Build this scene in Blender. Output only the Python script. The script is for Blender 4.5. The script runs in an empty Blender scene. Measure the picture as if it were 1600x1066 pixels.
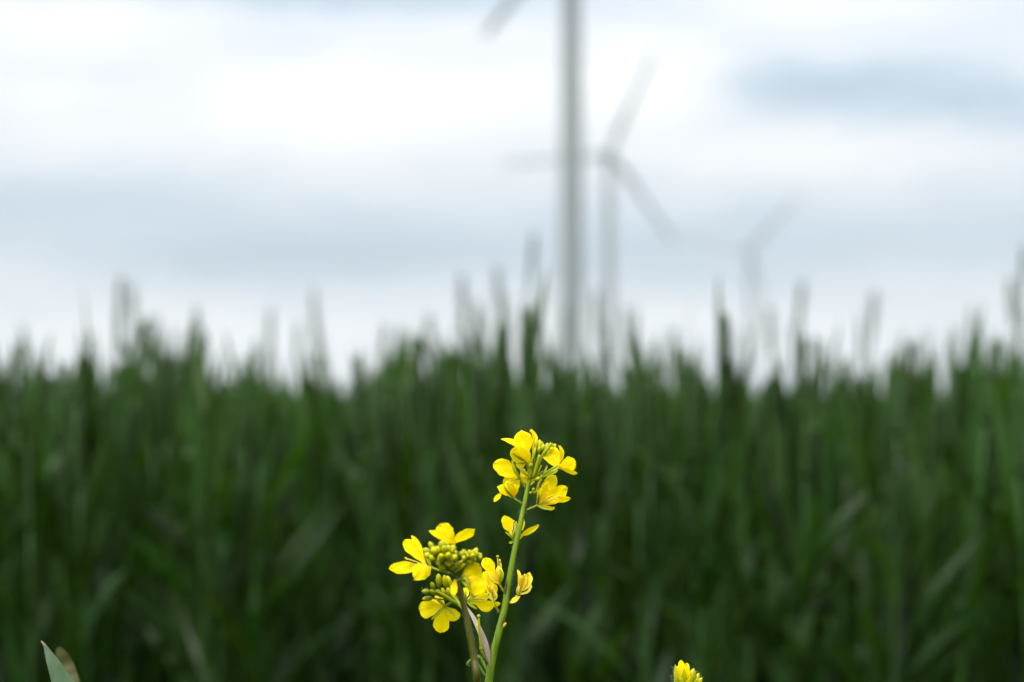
import bpy, bmesh, math, random
import numpy as np
from mathutils import Vector, Matrix

# ------------------------------------------------------------------ camera, sky, sun, exposure
sc = bpy.context.scene
C = sc.collection
FPX = 3778.0            # focal length in photo pixels (1600 wide)
HORIZON = 615.0         # photo row of the horizon
CAMZ = 0.80
FOCUS = 0.94
PITCH = math.atan((HORIZON - 533.0) / FPX)

cd = bpy.data.cameras.new('camera')
cam = bpy.data.objects.new('camera', cd)
C.objects.link(cam)
cam.location = (0, 0, CAMZ)
cam.rotation_euler = (math.pi / 2 + PITCH, 0, 0)
cd.sensor_fit = 'HORIZONTAL'
cd.sensor_width = 36.0
cd.lens = 36.0 * FPX / 1600.0
cd.clip_start = 0.02
cd.clip_end = 20000
cd.dof.use_dof = True
cd.dof.focus_distance = FOCUS
cd.dof.aperture_fstop = 8.8
sc.camera = cam

SUN_EL, SUN_AZ = math.radians(48), math.radians(205)      # azimuth from +Y towards +X
sun_d = bpy.data.lights.new('sun', 'SUN')
sun_d.energy = 1.5
sun_d.angle = math.radians(18)
sun_d.color = (1.0, 0.96, 0.9)
sun = bpy.data.objects.new('sun', sun_d)
C.objects.link(sun)
to_sun = Vector((math.sin(SUN_AZ) * math.cos(SUN_EL), math.cos(SUN_AZ) * math.cos(SUN_EL), math.sin(SUN_EL)))
sun.rotation_euler = to_sun.to_track_quat('Z', 'Y').to_euler()
sun.location = (-3, -4, 12)

world = bpy.data.worlds.new('World')
sc.world = world
world.use_nodes = True
nt = world.node_tree
nt.nodes.clear()
def N(t, **kw):
    n = nt.nodes.new(t)
    for k, v in kw.items():
        setattr(n, k, v)
    return n
def L(a, b): nt.links.new(a, b)
def M(op, a, b=None, c=None):
    n = N('ShaderNodeMath', operation=op)
    for i, v in enumerate((a, b, c)):
        if v is None: continue
        if isinstance(v, (int, float)): n.inputs[i].default_value = v
        else: L(v, n.inputs[i])
    return n.outputs[0]
out = N('ShaderNodeOutputWorld'); bg = N('ShaderNodeBackground'); bg.inputs[1].default_value = 0.1
L(bg.outputs[0], out.inputs[0])
sky = N('ShaderNodeTexSky', sky_type='NISHITA'); sky.sun_disc = False
sky.sun_elevation = SUN_EL; sky.sun_rotation = SUN_AZ; sky.air_density = 1.2; sky.dust_density = 2.0
tc = N('ShaderNodeTexCoord'); sep = N('ShaderNodeSeparateXYZ'); L(tc.outputs['Generated'], sep.inputs[0])
DEG = 57.29578
az = M('MULTIPLY', M('ARCTAN2', sep.outputs[0], sep.outputs[1]), DEG)       # degrees from +Y
el = M('MULTIPLY', M('ARCSINE', sep.outputs[2]), DEG)
# layered cloud deck: stretched noise in azimuth / elevation
comb = N('ShaderNodeCombineXYZ')
L(M('MULTIPLY', az, 0.085), comb.inputs[0]); L(M('MULTIPLY', el, 0.30), comb.inputs[1])
noi = N('ShaderNodeTexNoise'); noi.inputs['Scale'].default_value = 1.0; noi.inputs['Detail'].default_value = 5.0
noi.inputs['Roughness'].default_value = 0.6; noi.inputs['Distortion'].default_value = 0.6
L(comb.outputs[0], noi.inputs['Vector'])
val = M('ADD', 0.60, M('MULTIPLY', M('SUBTRACT', noi.outputs[0], 0.5), 0.9))
def P2D(px, py): return ((px - 800) / FPX * DEG, (HORIZON - py) / FPX * DEG)
# the clouds that stand over this field: (x, y, half-width, half-height in photo pixels, amount, wobble)
CLOUDS = [(330, 175, 520, 80, .24), (700, 140, 330, 80, .20), (1020, 130, 110, 70, .30), (120, 50, 180, 40, .20), (150, 125, 160, 22, -.10), (1340, 15, 240, 40, .04),
          (520, -8, 300, 34, -.45), (900, 10, 200, 30, -.15), (60, -20, 260, 30, -.22), (1400, 140, 230, 44, -.40), (1600, 178, 190, 34, -.30), (1250, 120, 110, 32, -.14),
          (1330, 40, 230, 40, .06), (1300, 240, 330, 40, .24),
          (800, 378, 1000, 66, -.31), (130, 318, 300, 42, -.18), (480, 400, 260, 42, -.15), (1060, 405, 320, 36, -.08),
          (800, 545, 1000, 62, .40), (250, 520, 240, 40, .12), (1100, 500, 240, 26, .10)]
comb2 = N('ShaderNodeCombineXYZ')
L(M('MULTIPLY', az, 0.32), comb2.inputs[0]); L(M('MULTIPLY', el, 0.75), comb2.inputs[1])
noi2 = N('ShaderNodeTexNoise'); noi2.inputs['Detail'].default_value = 6.0; noi2.inputs['Roughness'].default_value = 0.62; noi2.inputs['Scale'].default_value = 1.0
L(comb2.outputs[0], noi2.inputs['Vector'])
spn = N('ShaderNodeSeparateXYZ'); L(noi2.outputs['Color'], spn.inputs[0])
azw = M('ADD', az, M('MULTIPLY', M('SUBTRACT', spn.outputs[0], 0.5), 3.0))
elw = M('ADD', el, M('MULTIPLY', M('SUBTRACT', spn.outputs[1], 0.5), 1.2))
for (px, py, hw, hh, amt) in CLOUDS:
    a0, e0 = P2D(px, py)
    da = M('DIVIDE', M('SUBTRACT', azw, a0), hw / FPX * DEG)
    de = M('DIVIDE', M('SUBTRACT', elw, e0), hh / FPX * DEG)
    r2 = M('ADD', M('MULTIPLY', da, da), M('MULTIPLY', de, de))
    g = M('POWER', 2.71828, M('MULTIPLY', M('POWER', r2, 1.5), -1.0))
    val = M('MULTIPLY_ADD', g, amt, val)
ramp = N('ShaderNodeValToRGB'); L(val, ramp.inputs[0])
cr = ramp.color_ramp
cr.elements[0].position = 0.0; cr.elements[0].color = (0.43, 0.53, 0.63, 1)
cr.elements[1].position = 1.0; cr.elements[1].color = (1.0, 1.0, 1.0, 1)
e = cr.elements.new(0.35); e.color = (0.585, 0.68, 0.785, 1)
e = cr.elements.new(0.65); e.color = (0.81, 0.835, 0.88, 1)
scl = N('ShaderNodeVectorMath', operation='SCALE'); L(ramp.outputs[0], scl.inputs[0]); # overcast sky: luminance climbs smoothly from the horizon to the zenith
L(M('MULTIPLY', M('ADD', 1.0, M('MULTIPLY', M('MAXIMUM', sep.outputs[2], 0.0), 2.0)), 3.2), scl.inputs[3])
mixs = N('ShaderNodeMix', data_type='RGBA'); mixs.inputs[0].default_value = 0.05
L(scl.outputs[0], mixs.inputs[6]); L(sky.outputs[0], mixs.inputs[7])
L(mixs.outputs[2], bg.inputs[0])
world.cycles.sampling_method = 'MANUAL'; world.cycles.sample_map_resolution = 512

vs = sc.view_settings
vs.view_transform = 'Standard'; vs.look = 'None'; vs.exposure = 1.45; vs.gamma = 1.0; vs.use_curve_mapping = False
sc.render.engine = 'CYCLES'
cy = sc.cycles
cy.use_denoising = True; cy.adaptive_threshold = 0.02
cy.max_bounces = 6; cy.diffuse_bounces = 4; cy.glossy_bounces = 2; cy.transmission_bounces = 5; cy.transparent_max_bounces = 6
cy.volume_bounces = 1
cy.caustics_reflective = False; cy.caustics_refractive = False

# ------------------------------------------------------------------ helpers
R_CAM = Matrix.Rotation(PITCH, 3, 'X')
CAMP = Vector((0, 0, CAMZ))
def at(px, py, depth):
    """photo pixel + distance along the viewing axis -> world point"""
    v = Vector(((px - 800) / FPX, 1.0, -(py - 533) / FPX)) * depth
    return CAMP + R_CAM @ v
MM = 0.001
PX = FOCUS / FPX          # metres per photo pixel at the flowers

def tag(o, label=None, cat=None, group=None, kind=None):
    if label: o['label'] = label
    if cat: o['category'] = cat
    if group: o['group'] = group
    if kind: o['kind'] = kind
    return o
def empty(name, loc):
    o = bpy.data.objects.new(name, None)
    o.empty_display_size = 0.05
    C.objects.link(o); o.location = loc
    return o
def mesh_data(name, verts, faces, mat, tint=None, smooth=True):
    me = bpy.data.meshes.new(name)
    me.from_pydata([tuple(v) for v in verts], [], faces)
    if tint is not None:
        a = me.attributes.new('tint', 'FLOAT', 'POINT')
        a.data.foreach_set('value', np.asarray(tint, dtype=np.float32))
    if smooth: me.polygons.foreach_set('use_smooth', [True] * len(me.polygons))
    if mat: me.materials.append(mat)
    me.update()
    return me
def obj(name, geo, mat, parent=None, smooth=True):
    """geo = (verts, faces, tint); world coordinates unless the parent says otherwise"""
    v, f, t = geo
    off = Vector((0, 0, 0))
    if parent is not None:
        p = parent
        while p is not None:
            off += p.location; p = p.parent
    me = mesh_data(name, [Vector(q) - off for q in v], f, mat, t, smooth)
    o = bpy.data.objects.new(name, me)
    C.objects.link(o)
    o.parent = parent
    return o

def cr_path(pts, n=5):
    """Catmull-Rom through (point, radius) pairs"""
    if len(pts) == 2: n = max(n, 3)
    P = [Vector(p) for p, r in pts]; Rr = [r for p, r in pts]
    P = [P[0] * 2 - P[1]] + P + [P[-1] * 2 - P[-2]]
    res, rad = [], []
    for i in range(1, len(P) - 2):
        a, b, c, d = P[i - 1:i + 3]
        for k in range(n):
            t = k / n
            res.append(0.5 * ((2 * b) + (c - a) * t + (2 * a - 5 * b + 4 * c - d) * t * t + (3 * b - a - 3 * c + d) * t ** 3))
            rad.append(Rr[i - 1] * (1 - t) + Rr[i] * t)
    res.append(P[-2]); rad.append(Rr[-1])
    return res, rad
def tube(pts, sides=8, n=5, t0=0.0, t1=1.0, cap=True, ridge=0.0):
    P, Rr = cr_path(pts, n)
    V, F, T = [], [], []
    ref = Vector((0.31, -0.9, 0.2)).normalized()
    for i, p in enumerate(P):
        d = (P[min(i + 1, len(P) - 1)] - P[max(i - 1, 0)])
        if d.length < 1e-9: d = Vector((0, 0, 1))
        d.normalize()
        a = ref - d * ref.dot(d)
        if a.length < 1e-4: a = Vector((1, 0, 0)) - d * d.x
        a.normalize(); b = d.cross(a)
        for k in range(sides):
            th = 2 * math.pi * k / sides
            r = Rr[i] * (1 + (ridge if k % 2 else -ridge))
            V.append(p + a * (r * math.cos(th)) + b * (r * math.sin(th)))
            T.append(t0 + (t1 - t0) * i / (len(P) - 1))
    for i in range(len(P) - 1):
        for k in range(sides):
            k2 = (k + 1) % sides
            F.append((i * sides + k, i * sides + k2, (i + 1) * sides + k2, (i + 1) * sides + k))
    if cap:
        F.append(tuple(reversed(range(sides))))
        m = (len(P) - 1) * sides
        F.append(tuple(range(m, m + sides)))
    return V, F, T
def join(*geos):
    V, F, T = [], [], []
    for v, f, t in geos:
        o = len(V); V += list(v); T += list(t)
        F += [tuple(i + o for i in q) for q in f]
    return V, F, T

# ------------------------------------------------------------------ materials
def new_mat(name):
    m = bpy.data.materials.new(name); m.use_nodes = True
    m.node_tree.nodes.clear()
    return m, m.node_tree
def plant_mat(name, c0, c1, trans=0.35, tcol=None, rough=0.5, spec=0.3, nscale=300.0, namt=0.25, stretch=(1, 1, 1), rnd=0.0, hue=0.0):
    """leaf-like surface: reflecting + light shining through; 'tint' blends c0 -> c1, noise mottles it"""
    m, t = new_mat(name)
    nn, lk = t.nodes, t.links
    o = nn.new('ShaderNodeOutputMaterial')
    mixc = nn.new('ShaderNodeMix'); mixc.data_type = 'RGBA'
    mixc.inputs[6].default_value = (*c0, 1); mixc.inputs[7].default_value = (*c1, 1)
    at_ = nn.new('ShaderNodeAttribute'); at_.attribute_name = 'tint'
    tco = nn.new('ShaderNodeTexCoord'); mp = nn.new('ShaderNodeMapping'); mp.inputs['Scale'].default_value = stretch
    lk.new(tco.outputs['Object'], mp.inputs[0])
    no = nn.new('ShaderNodeTexNoise'); no.inputs['Scale'].default_value = nscale; no.inputs['Detail'].default_value = 4
    lk.new(mp.outputs[0], no.inputs['Vector'])
    ma = nn.new('ShaderNodeMath'); ma.operation = 'MULTIPLY_ADD'
    lk.new(no.outputs[0], ma.inputs[0]); ma.inputs[1].default_value = namt * 2; ma.inputs[2].default_value = -namt
    ad = nn.new('ShaderNodeMath'); ad.operation = 'ADD'; ad.use_clamp = True
    lk.new(at_.outputs['Fac'], ad.inputs[0]); lk.new(ma.outputs[0], ad.inputs[1])
    lk.new(ad.outputs[0], mixc.inputs[0])
    col = mixc.outputs[2]
    if rnd:
        oi = nn.new('ShaderNodeObjectInfo')
        hs = nn.new('ShaderNodeHueSaturation')
        mr = nn.new('ShaderNodeMapRange'); mr.inputs[3].default_value = 1 - rnd; mr.inputs[4].default_value = 1 + rnd
        lk.new(oi.outputs['Random'], mr.inputs[0])
        va = nn.new('ShaderNodeAttribute'); va.attribute_name = 'vary'
        v1 = nn.new('ShaderNodeMath'); v1.operation = 'ADD'; lk.new(mr.outputs[0], v1.inputs[0]); lk.new(va.outputs['Fac'], v1.inputs[1])
        lk.new(v1.outputs[0], hs.inputs['Value'])
        f1 = nn.new('ShaderNodeMath'); f1.operation = 'MULTIPLY_ADD'; f1.inputs[1].default_value = 17.3; lk.new(oi.outputs['Random'], f1.inputs[0]); lk.new(va.outputs['Fac'], f1.inputs[2])
        f2 = nn.new('ShaderNodeMath'); f2.operation = 'FRACT'; lk.new(f1.outputs[0], f2.inputs[0])
        m2 = nn.new('ShaderNodeMapRange'); m2.inputs[3].default_value = 0.5 - hue; m2.inputs[4].default_value = 0.5 + hue * .3
        lk.new(f2.outputs[0], m2.inputs[0]); lk.new(m2.outputs[0], hs.inputs['Hue']); lk.new(col, hs.inputs['Color'])
        col = hs.outputs[0]
    pb = nn.new('ShaderNodeBsdfPrincipled')
    pb.inputs['Roughness'].default_value = rough; pb.inputs['Specular IOR Level'].default_value = spec
    lk.new(col, pb.inputs['Base Color'])
    bp = nn.new('ShaderNodeBump'); bp.inputs['Strength'].default_value = 0.25; bp.inputs['Distance'].default_value = 0.0004
    lk.new(no.outputs[0], bp.inputs['Height']); lk.new(bp.outputs[0], pb.inputs['Normal'])
    tr = nn.new('ShaderNodeBsdfTranslucent')
    if tcol is None: lk.new(col, tr.inputs[0])
    else:
        mt = nn.new('ShaderNodeMix'); mt.data_type = 'RGBA'; mt.inputs[0].default_value = 0.65
        lk.new(col, mt.inputs[6]); mt.inputs[7].default_value = (*tcol, 1); lk.new(mt.outputs[2], tr.inputs[0])
    mx = nn.new('ShaderNodeMixShader'); mx.inputs[0].default_value = trans
    lk.new(pb.outputs[0], mx.inputs[1]); lk.new(tr.outputs[0], mx.inputs[2])
    lk.new(mx.outputs[0], o.inputs[0])
    return m
M_PETAL = plant_mat('yellow_petal', (0.95, 0.69, 0.0005), (0.98, 0.84, 0.001), trans=0.45, rough=0.6, spec=0.12, nscale=500, namt=0.3)
M_ORANGE = plant_mat('shrivelled_petal', (0.75, 0.36, 0.01), (0.90, 0.62, 0.02), trans=0.3, rough=0.6, nscale=700, namt=0.35)
M_WILT = plant_mat('wilted_petal', (0.86, 0.60, 0.008), (0.95, 0.82, 0.06), trans=0.35, rough=0.6, nscale=700, namt=0.35)
M_SEPAL = plant_mat('sepal_green', (0.19, 0.28, 0.006), (0.52, 0.54, 0.012), trans=0.3, rough=0.45, nscale=600, namt=0.2)
M_BUD = plant_mat('bud_green', (0.13, 0.22, 0.003), (0.66, 0.60, 0.004), trans=0.2, rough=0.4, nscale=700, namt=0.2)
M_STEM = plant_mat('stem_green', (0.060, 0.150, 0.003), (0.26, 0.36, 0.012), trans=0.05, rough=0.4, spec=0.4, nscale=800, namt=0.85, stretch=(1, 1, 0.05))
M_STEM_BROWN = plant_mat('stem_olive', (0.040, 0.045, 0.003), (0.095, 0.095, 0.006), trans=0.02, rough=0.45, nscale=900, namt=0.45, stretch=(1, 1, 0.06))
M_PURPLE = plant_mat('stem_purple', (0.05, 0.02, 0.02), (0.12, 0.06, 0.04), trans=0.0, rough=0.45, nscale=900, namt=0.4)
M_STAMEN = plant_mat('stamen', (0.62, 0.55, 0.04), (0.85, 0.78, 0.14), trans=0.3, nscale=700, namt=0.2)
M_ANTHER = plant_mat('anther', (0.62, 0.38, 0.01), (0.85, 0.66, 0.05), trans=0.1, nscale=1500, namt=0.3)
M_BRACT = plant_mat('pink_bract', (0.42, 0.30, 0.27), (0.62, 0.54, 0.46), trans=0.3, rough=0.5, nscale=400, namt=0.35, stretch=(1, 1, 0.2))
M_HAIR = plant_mat('plant_hair', (0.55, 0.6, 0.4), (0.7, 0.75, 0.6), trans=0.4, nscale=100, namt=0.1)
M_WLEAF = plant_mat('wheat_leaf_green', (0.0075, 0.036, 0.0003), (0.026, 0.058, 0.020), trans=0.42, tcol=(0.066, 0.155, 0.0002), rough=0.42, spec=0.25, nscale=40, namt=0.3, rnd=0.8, hue=0.03)
M_WSTALK = plant_mat('wheat_stalk_green', (0.020, 0.065, 0.004), (0.036, 0.08, 0.022), trans=0.05, rough=0.5, nscale=60, namt=0.2, rnd=0.2)
M_WEAR = plant_mat('wheat_ear_green', (0.018, 0.056, 0.003), (0.038, 0.080, 0.018), trans=0.25, rough=0.55, nscale=200, namt=0.3, rnd=0.2)
M_WEDGE = plant_mat('grass_blade', (0.075, 0.14, 0.065), (0.135, 0.195, 0.135), trans=0.25, tcol=(0.14, 0.26, 0.02), rough=0.5, nscale=250, namt=0.7, stretch=(1, 1, 0.15))
M_OLIVE = plant_mat('olive_blade', (0.035, 0.045, 0.008), (0.075, 0.075, 0.02), trans=0.2, nscale=300, namt=0.3)
M_STRAW = plant_mat('straw_tip', (0.22, 0.15, 0.07), (0.38, 0.30, 0.19), trans=0.2, nscale=400, namt=0.3)

def ground_mat():
    m, t = new_mat('field_soil'); nn, lk = t.nodes, t.links
    o = nn.new('ShaderNodeOutputMaterial'); pb = nn.new('ShaderNodeBsdfPrincipled'); pb.inputs['Roughness'].default_value = 0.95
    tco = nn.new('ShaderNodeTexCoord')
    n1 = nn.new('ShaderNodeTexNoise'); n1.inputs['Scale'].default_value = 9; n1.inputs['Detail'].default_value = 8
    n2 = nn.new('ShaderNodeTexNoise'); n2.inputs['Scale'].default_value = 0.03; n2.inputs['Detail'].default_value = 5
    lk.new(tco.outputs['Object'], n1.inputs[0]); lk.new(tco.outputs['Object'], n2.inputs[0])
    r1 = nn.new('ShaderNodeValToRGB'); lk.new(n1.outputs[0], r1.inputs[0])
    r1.color_ramp.elements[0].position = .35; r1.color_ramp.elements[0].color = (0.035, 0.026, 0.016, 1)
    r1.color_ramp.elements[1].position = .65; r1.color_ramp.elements[1].color = (0.05, 0.075, 0.02, 1)
    mx = nn.new('ShaderNodeMix'); mx.data_type = 'RGBA'; lk.new(n2.outputs[0], mx.inputs[0])
    lk.new(r1.outputs[0], mx.inputs[6]); mx.inputs[7].default_value = (0.030, 0.066, 0.012, 1)
    lk.new(mx.outputs[2], pb.inputs['Base Color'])
    bp = nn.new('ShaderNodeBump'); bp.inputs['Distance'].default_value = 0.03; lk.new(n1.outputs[0], bp.inputs['Height']); lk.new(bp.outputs[0], pb.inputs['Normal'])
    lk.new(pb.outputs[0], o.inputs[0])
    return m
def paint_mat(name, col, rough=0.5, ns=0.4):
    m, t = new_mat(name); nn, lk = t.nodes, t.links
    o = nn.new('ShaderNodeOutputMaterial'); pb = nn.new('ShaderNodeBsdfPrincipled'); pb.inputs['Roughness'].default_value = rough
    tco = nn.new('ShaderNodeTexCoord'); n1 = nn.new('ShaderNodeTexNoise'); n1.inputs['Scale'].default_value = ns; n1.inputs['Detail'].default_value = 5
    mp = nn.new('ShaderNodeMapping'); mp.inputs['Scale'].default_value = (1, 1, 0.15); lk.new(tco.outputs['Object'], mp.inputs[0]); lk.new(mp.outputs[0], n1.inputs[0])
    mx = nn.new('ShaderNodeMix'); mx.data_type = 'RGBA'; lk.new(n1.outputs[0], mx.inputs[0])
    mx.inputs[6].default_value = (*[c * 0.9 for c in col], 1); mx.inputs[7].default_value = (*[min(1, c * 1.08) for c in col], 1)
    lk.new(mx.outputs[2], pb.inputs['Base Color']); lk.new(pb.outputs[0], o.inputs[0])
    return m

# ------------------------------------------------------------------ ground
random.seed(4)
V, F = [], []
rings = [0.6, 3, 8, 20, 60, 200, 600, 1500, 3000, 5000]
V.append((0, 0, 0)); SEG = 48
for r in rings:
    for k in range(SEG):
        a = 2 * math.pi * k / SEG
        V.append((r * math.cos(a), r * math.sin(a), 0.0))
for k in range(SEG): F.append((0, 1 + k, 1 + (k + 1) % SEG))
for i in range(len(rings) - 1):
    for k in range(SEG):
        k2 = (k + 1) % SEG
        F.append((1 + i * SEG + k, 1 + (i + 1) * SEG + k, 1 + (i + 1) * SEG + k2, 1 + i * SEG + k2))
g = obj('ground', (V, F, [0] * len(V)), ground_mat()); tag(g, kind='structure', label='flat farmland soil under the crop reaching the horizon')

# ------------------------------------------------------------------ wind turbines
M_TOWER = paint_mat('turbine_tower_paint', (0.20, 0.225, 0.23))
M_BLADE = paint_mat('turbine_blade_paint', (0.21, 0.23, 0.24))
def lathe(profile, seg=32):
    V, F = [], []
    for r, z in profile:
        for k in range(seg):
            a = 2 * math.pi * k / seg; V.append(Vector((r * math.cos(a), r * math.sin(a), z)))
    for i in range(len(profile) - 1):
        for k in range(seg):
            k2 = (k + 1) % seg
            F.append((i * seg + k, i * seg + k2, (i + 1) * seg + k2, (i + 1) * seg + k))
    F.append(tuple(reversed(range(seg)))); F.append(tuple(range((len(profile) - 1) * seg, len(profile) * seg)))
    return V, F, [0.5] * len(V)
def blade_geo(Rb):
    secs = [(1.2, 1.9, 1.9, 0), (3.0, 2.0, 1.7, 8), (7.5, 3.4, 1.0, 14), (14, 2.8, .62, 9), (24, 2.0, .38, 5), (34, 1.9, .26, 2), (Rb - 1.2, 1.45, .16, 0), (Rb, .5, .06, 0)]
    V, F = [], []; n = 12
    for (r, ch, th, tw) in secs:
        for k in range(n):
            a = 2 * math.pi * k / n
            x = ch * (0.5 * math.cos(a) - (0.18 if ch > th * 1.2 else 0)); y = th * 0.5 * math.sin(a) * (1 + 0.5 * math.cos(a) * (1 if ch > th * 1.2 else 0))
            t = math.radians(tw)
            V.append(Vector((x * math.cos(t) - y * math.sin(t), x * math.sin(t) + y * math.cos(t), r)))
    for i in range(len(secs) - 1):
        for k in range(n):
            k2 = (k + 1) % n
            F.append((i * n + k, i * n + k2, (i + 1) * n + k2, (i + 1) * n + k))
    F.append(tuple(reversed(range(n)))); F.append(tuple(range((len(secs) - 1) * n, len(secs) * n)))
    return V, F, [0.5] * len(V)
def turbine(px, dist, yaw, theta0, label, HUB=95.0, Rb=43.0):
    x = (px - 800) / FPX * dist
    root = empty('wind_turbine', (x, dist, 0)); tag(root, label, 'wind turbine', 'wind turbines beyond the field')
    def part(name, geo, mat, mtx, parent=None):
        me = mesh_data(name, [mtx @ v for v in geo[0]], geo[1], mat, geo[2])
        o = bpy.data.objects.new(name, me); C.objects.link(o); o.parent = parent or root
        return o
    I = Matrix.Identity(4)
    prof = [(3.1, -0.5), (3.1, 0.4), (2.6, 0.41)] + [(2.6 - 1.05 * k / 10, 0.5 + (HUB - 2.6) * k / 10) for k in range(1, 11)]
    tw = part('tower', lathe(prof), M_TOWER, I)
    d = []
    for i in range(4):
        px_, pz = (0.55 if i in (1, 2) else -0.55), (3.6 if i > 1 else 1.1)
    V = [Vector((sx * 0.5, -2.67, z)) for sx in (-1, 1) for z in (0.7, 3.0)] + [Vector((sx * 0.5, -2.4, z)) for sx in (-1, 1) for z in (0.7, 3.0)]
    part('door', (V, [(0, 2, 3, 1), (4, 5, 7, 6), (0, 1, 5, 4), (2, 6, 7, 3), (1, 3, 7, 5), (0, 4, 6, 2)], [0.5] * 8), M_BLADE, I, tw)
    # local frame: rotor axis along -Y, turned by yaw about Z
    fr = Matrix.Translation((0, 0, HUB)) @ Matrix.Rotation(yaw, 4, 'Z')
    nac = []
    for y, w, h, zc in [(6.6, 1.2, 1.3, .1), (6.2, 1.7, 1.8, .1), (3, 1.9, 2.0, .05), (-1.6, 1.85, 1.95, 0), (-2.5, 1.5, 1.5, 0)]:
        nac.append((y, w, h, zc))
    V, F = [], []; n = 16
    for (y, w, h, zc) in nac:
        for k in range(n):
            a = 2 * math.pi * k / n; c, s = math.cos(a), math.sin(a)
            V.append(Vector((w * math.copysign(abs(c) ** .45, c), y, zc + h * math.copysign(abs(s) ** .45, s))))
    for i in range(len(nac) - 1):
        for k in range(n):
            k2 = (k + 1) % n; F.append((i * n + k, i * n + k2, (i + 1) * n + k2, (i + 1) * n + k))
    F.append(tuple(reversed(range(n)))); F.append(tuple(range((len(nac) - 1) * n, len(nac) * n)))
    part('nacelle', (V, F, [0.5] * len(V)), M_BLADE, fr)
    hv = lathe([(1.35, -0.4), (1.6, 0.2), (1.6, 1.6), (1.25, 2.6), (0.6, 3.2), (0.05, 3.4)], 20)
    hub = part('hub', hv, M_BLADE, fr @ Matrix.Translation((0, -2.4, 0)) @ Matrix.Rotation(math.pi / 2, 4, 'X'))
    bg_ = blade_geo(Rb)
    for k in range(3):
        th = math.radians(theta0 + 120 * k)            # 0 = towards +X, counter-clockwise as seen by the camera
        part('blade', bg_, M_BLADE, fr @ Matrix.Translation((0, -3.4, 0)) @ Matrix.Rotation(math.pi / 2 - th, 4, 'Y') @ Matrix.Rotation(math.radians(12), 4, 'Z'))
    return root
turbine(893, 472, math.radians(50), 225, 'largest wind turbine, thick darker grey tower with only one blade tip showing', HUB=97.5)
turbine(951, 950, math.radians(8), 66, 'blurred wind turbine standing just beside the thick grey tower, three blades in view')
turbine(1172, 1590, math.radians(-14), 47, 'smallest and faintest wind turbine, its hub low over the wheat', Rb=50.0)

# ------------------------------------------------------------------ mustard plants
rng = random.Random(11)
def pt(p, base_dz=0.0):
    """(px, py[, dz mm]) -> world point near the focal plane"""
    dz = (p[2] if len(p) > 2 else 0.0) + base_dz
    return at(p[0], p[1], FOCUS + dz * MM)
def petal(base, tip, width, roll=0.0, bend=0.0, cup=0.12, claw=0.28, seed=0, dz=0.0, rip=0.085, nt_=15, nu=9, sharp=0.0):
    """obovate petal from base to tip; width = visible width in photo pixels; roll turns it about its axis (degrees)"""
    r = random.Random(seed * 7 + 3)
    b, t = pt(base, dz), pt(tip, dz)
    a = t - b; Ln = a.length; ax = a / Ln
    view = (CAMP - b).normalized(); n = view - ax * view.dot(ax)
    if n.length < 1e-3: n = Vector((0, 0, 1)) - ax * ax.z
    n.normalize()
    q = Matrix.Rotation(math.radians(roll), 3, ax)
    n = q @ n; s = ax.cross(n)
    w = width * PX / max(0.28, abs(math.cos(math.radians(roll))))
    V, F, T = [], [], []
    ph = [r.uniform(0, 6.28) for _ in range(4)]
    notch = r.uniform(0.0, 0.07)
    for i in range(nt_):
        tt = i / (nt_ - 1); tt = 1 - (1 - tt) ** 1.35
        if tt < claw: ww = 0.16 + 0.10 * tt / max(claw, 1e-3)
        else:
            sp = (tt - claw) / (1 - claw)
            ww = 0.26 + 0.74 * math.sin(min(1, sp * 1.55) * math.pi / 2) ** 0.8
            if sharp: ww *= (1 - sp ** 1.6) ** (0.5 + sharp)
            else: ww *= max(0.0, 1 - sp ** 5.0) ** 0.55
        ww = max(ww, 0.05)
        for k in range(nu):
            u = -1 + 2 * k / (nu - 1)
            edge = 1 + (0.06 * math.sin(ph[0] + tt * 9) + 0.05 * math.sin(ph[3] + tt * 21)) * (u > 0) + (0.06 * math.sin(ph[1] + tt * 8) + 0.05 * math.sin(ph[2] + tt * 19)) * (u < 0)
            tl = tt - ((notch * (1 - abs(u)) + .035 * (1 + math.sin(ph[0] * 3 + u * 7))) * max(0, (tt - .75) / .25) if not sharp else 0)
            x = u * ww * w * 0.5 * edge
            h = bend * Ln * 4 * tt * (1 - tt) + cup * w * (u * u) * ww + rip * w * math.sin(ph[2] + u * 3.1 + tt * 4) * tt * abs(u) + rip * .6 * w * math.sin(ph[3] + tt * 11 + u * 5) * tt
            tipcurl = -0.06 * Ln * max(0, tt - .7) ** 2 / .09
            V.append(b + ax * (tl * Ln) + s * x + n * (h + tipcurl))
            T.append(0.15 + 0.65 * tt + 0.24 * math.sin(u * 13 + ph[0]) * (1 - .5 * tt) - .25 * (abs(u) < .1))
    for i in range(nt_ - 1):
        for k in range(nu - 1):
            p = i * nu + k; F.append((p, p + 1, p + nu + 1, p + nu))
    return V, F, T
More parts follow.
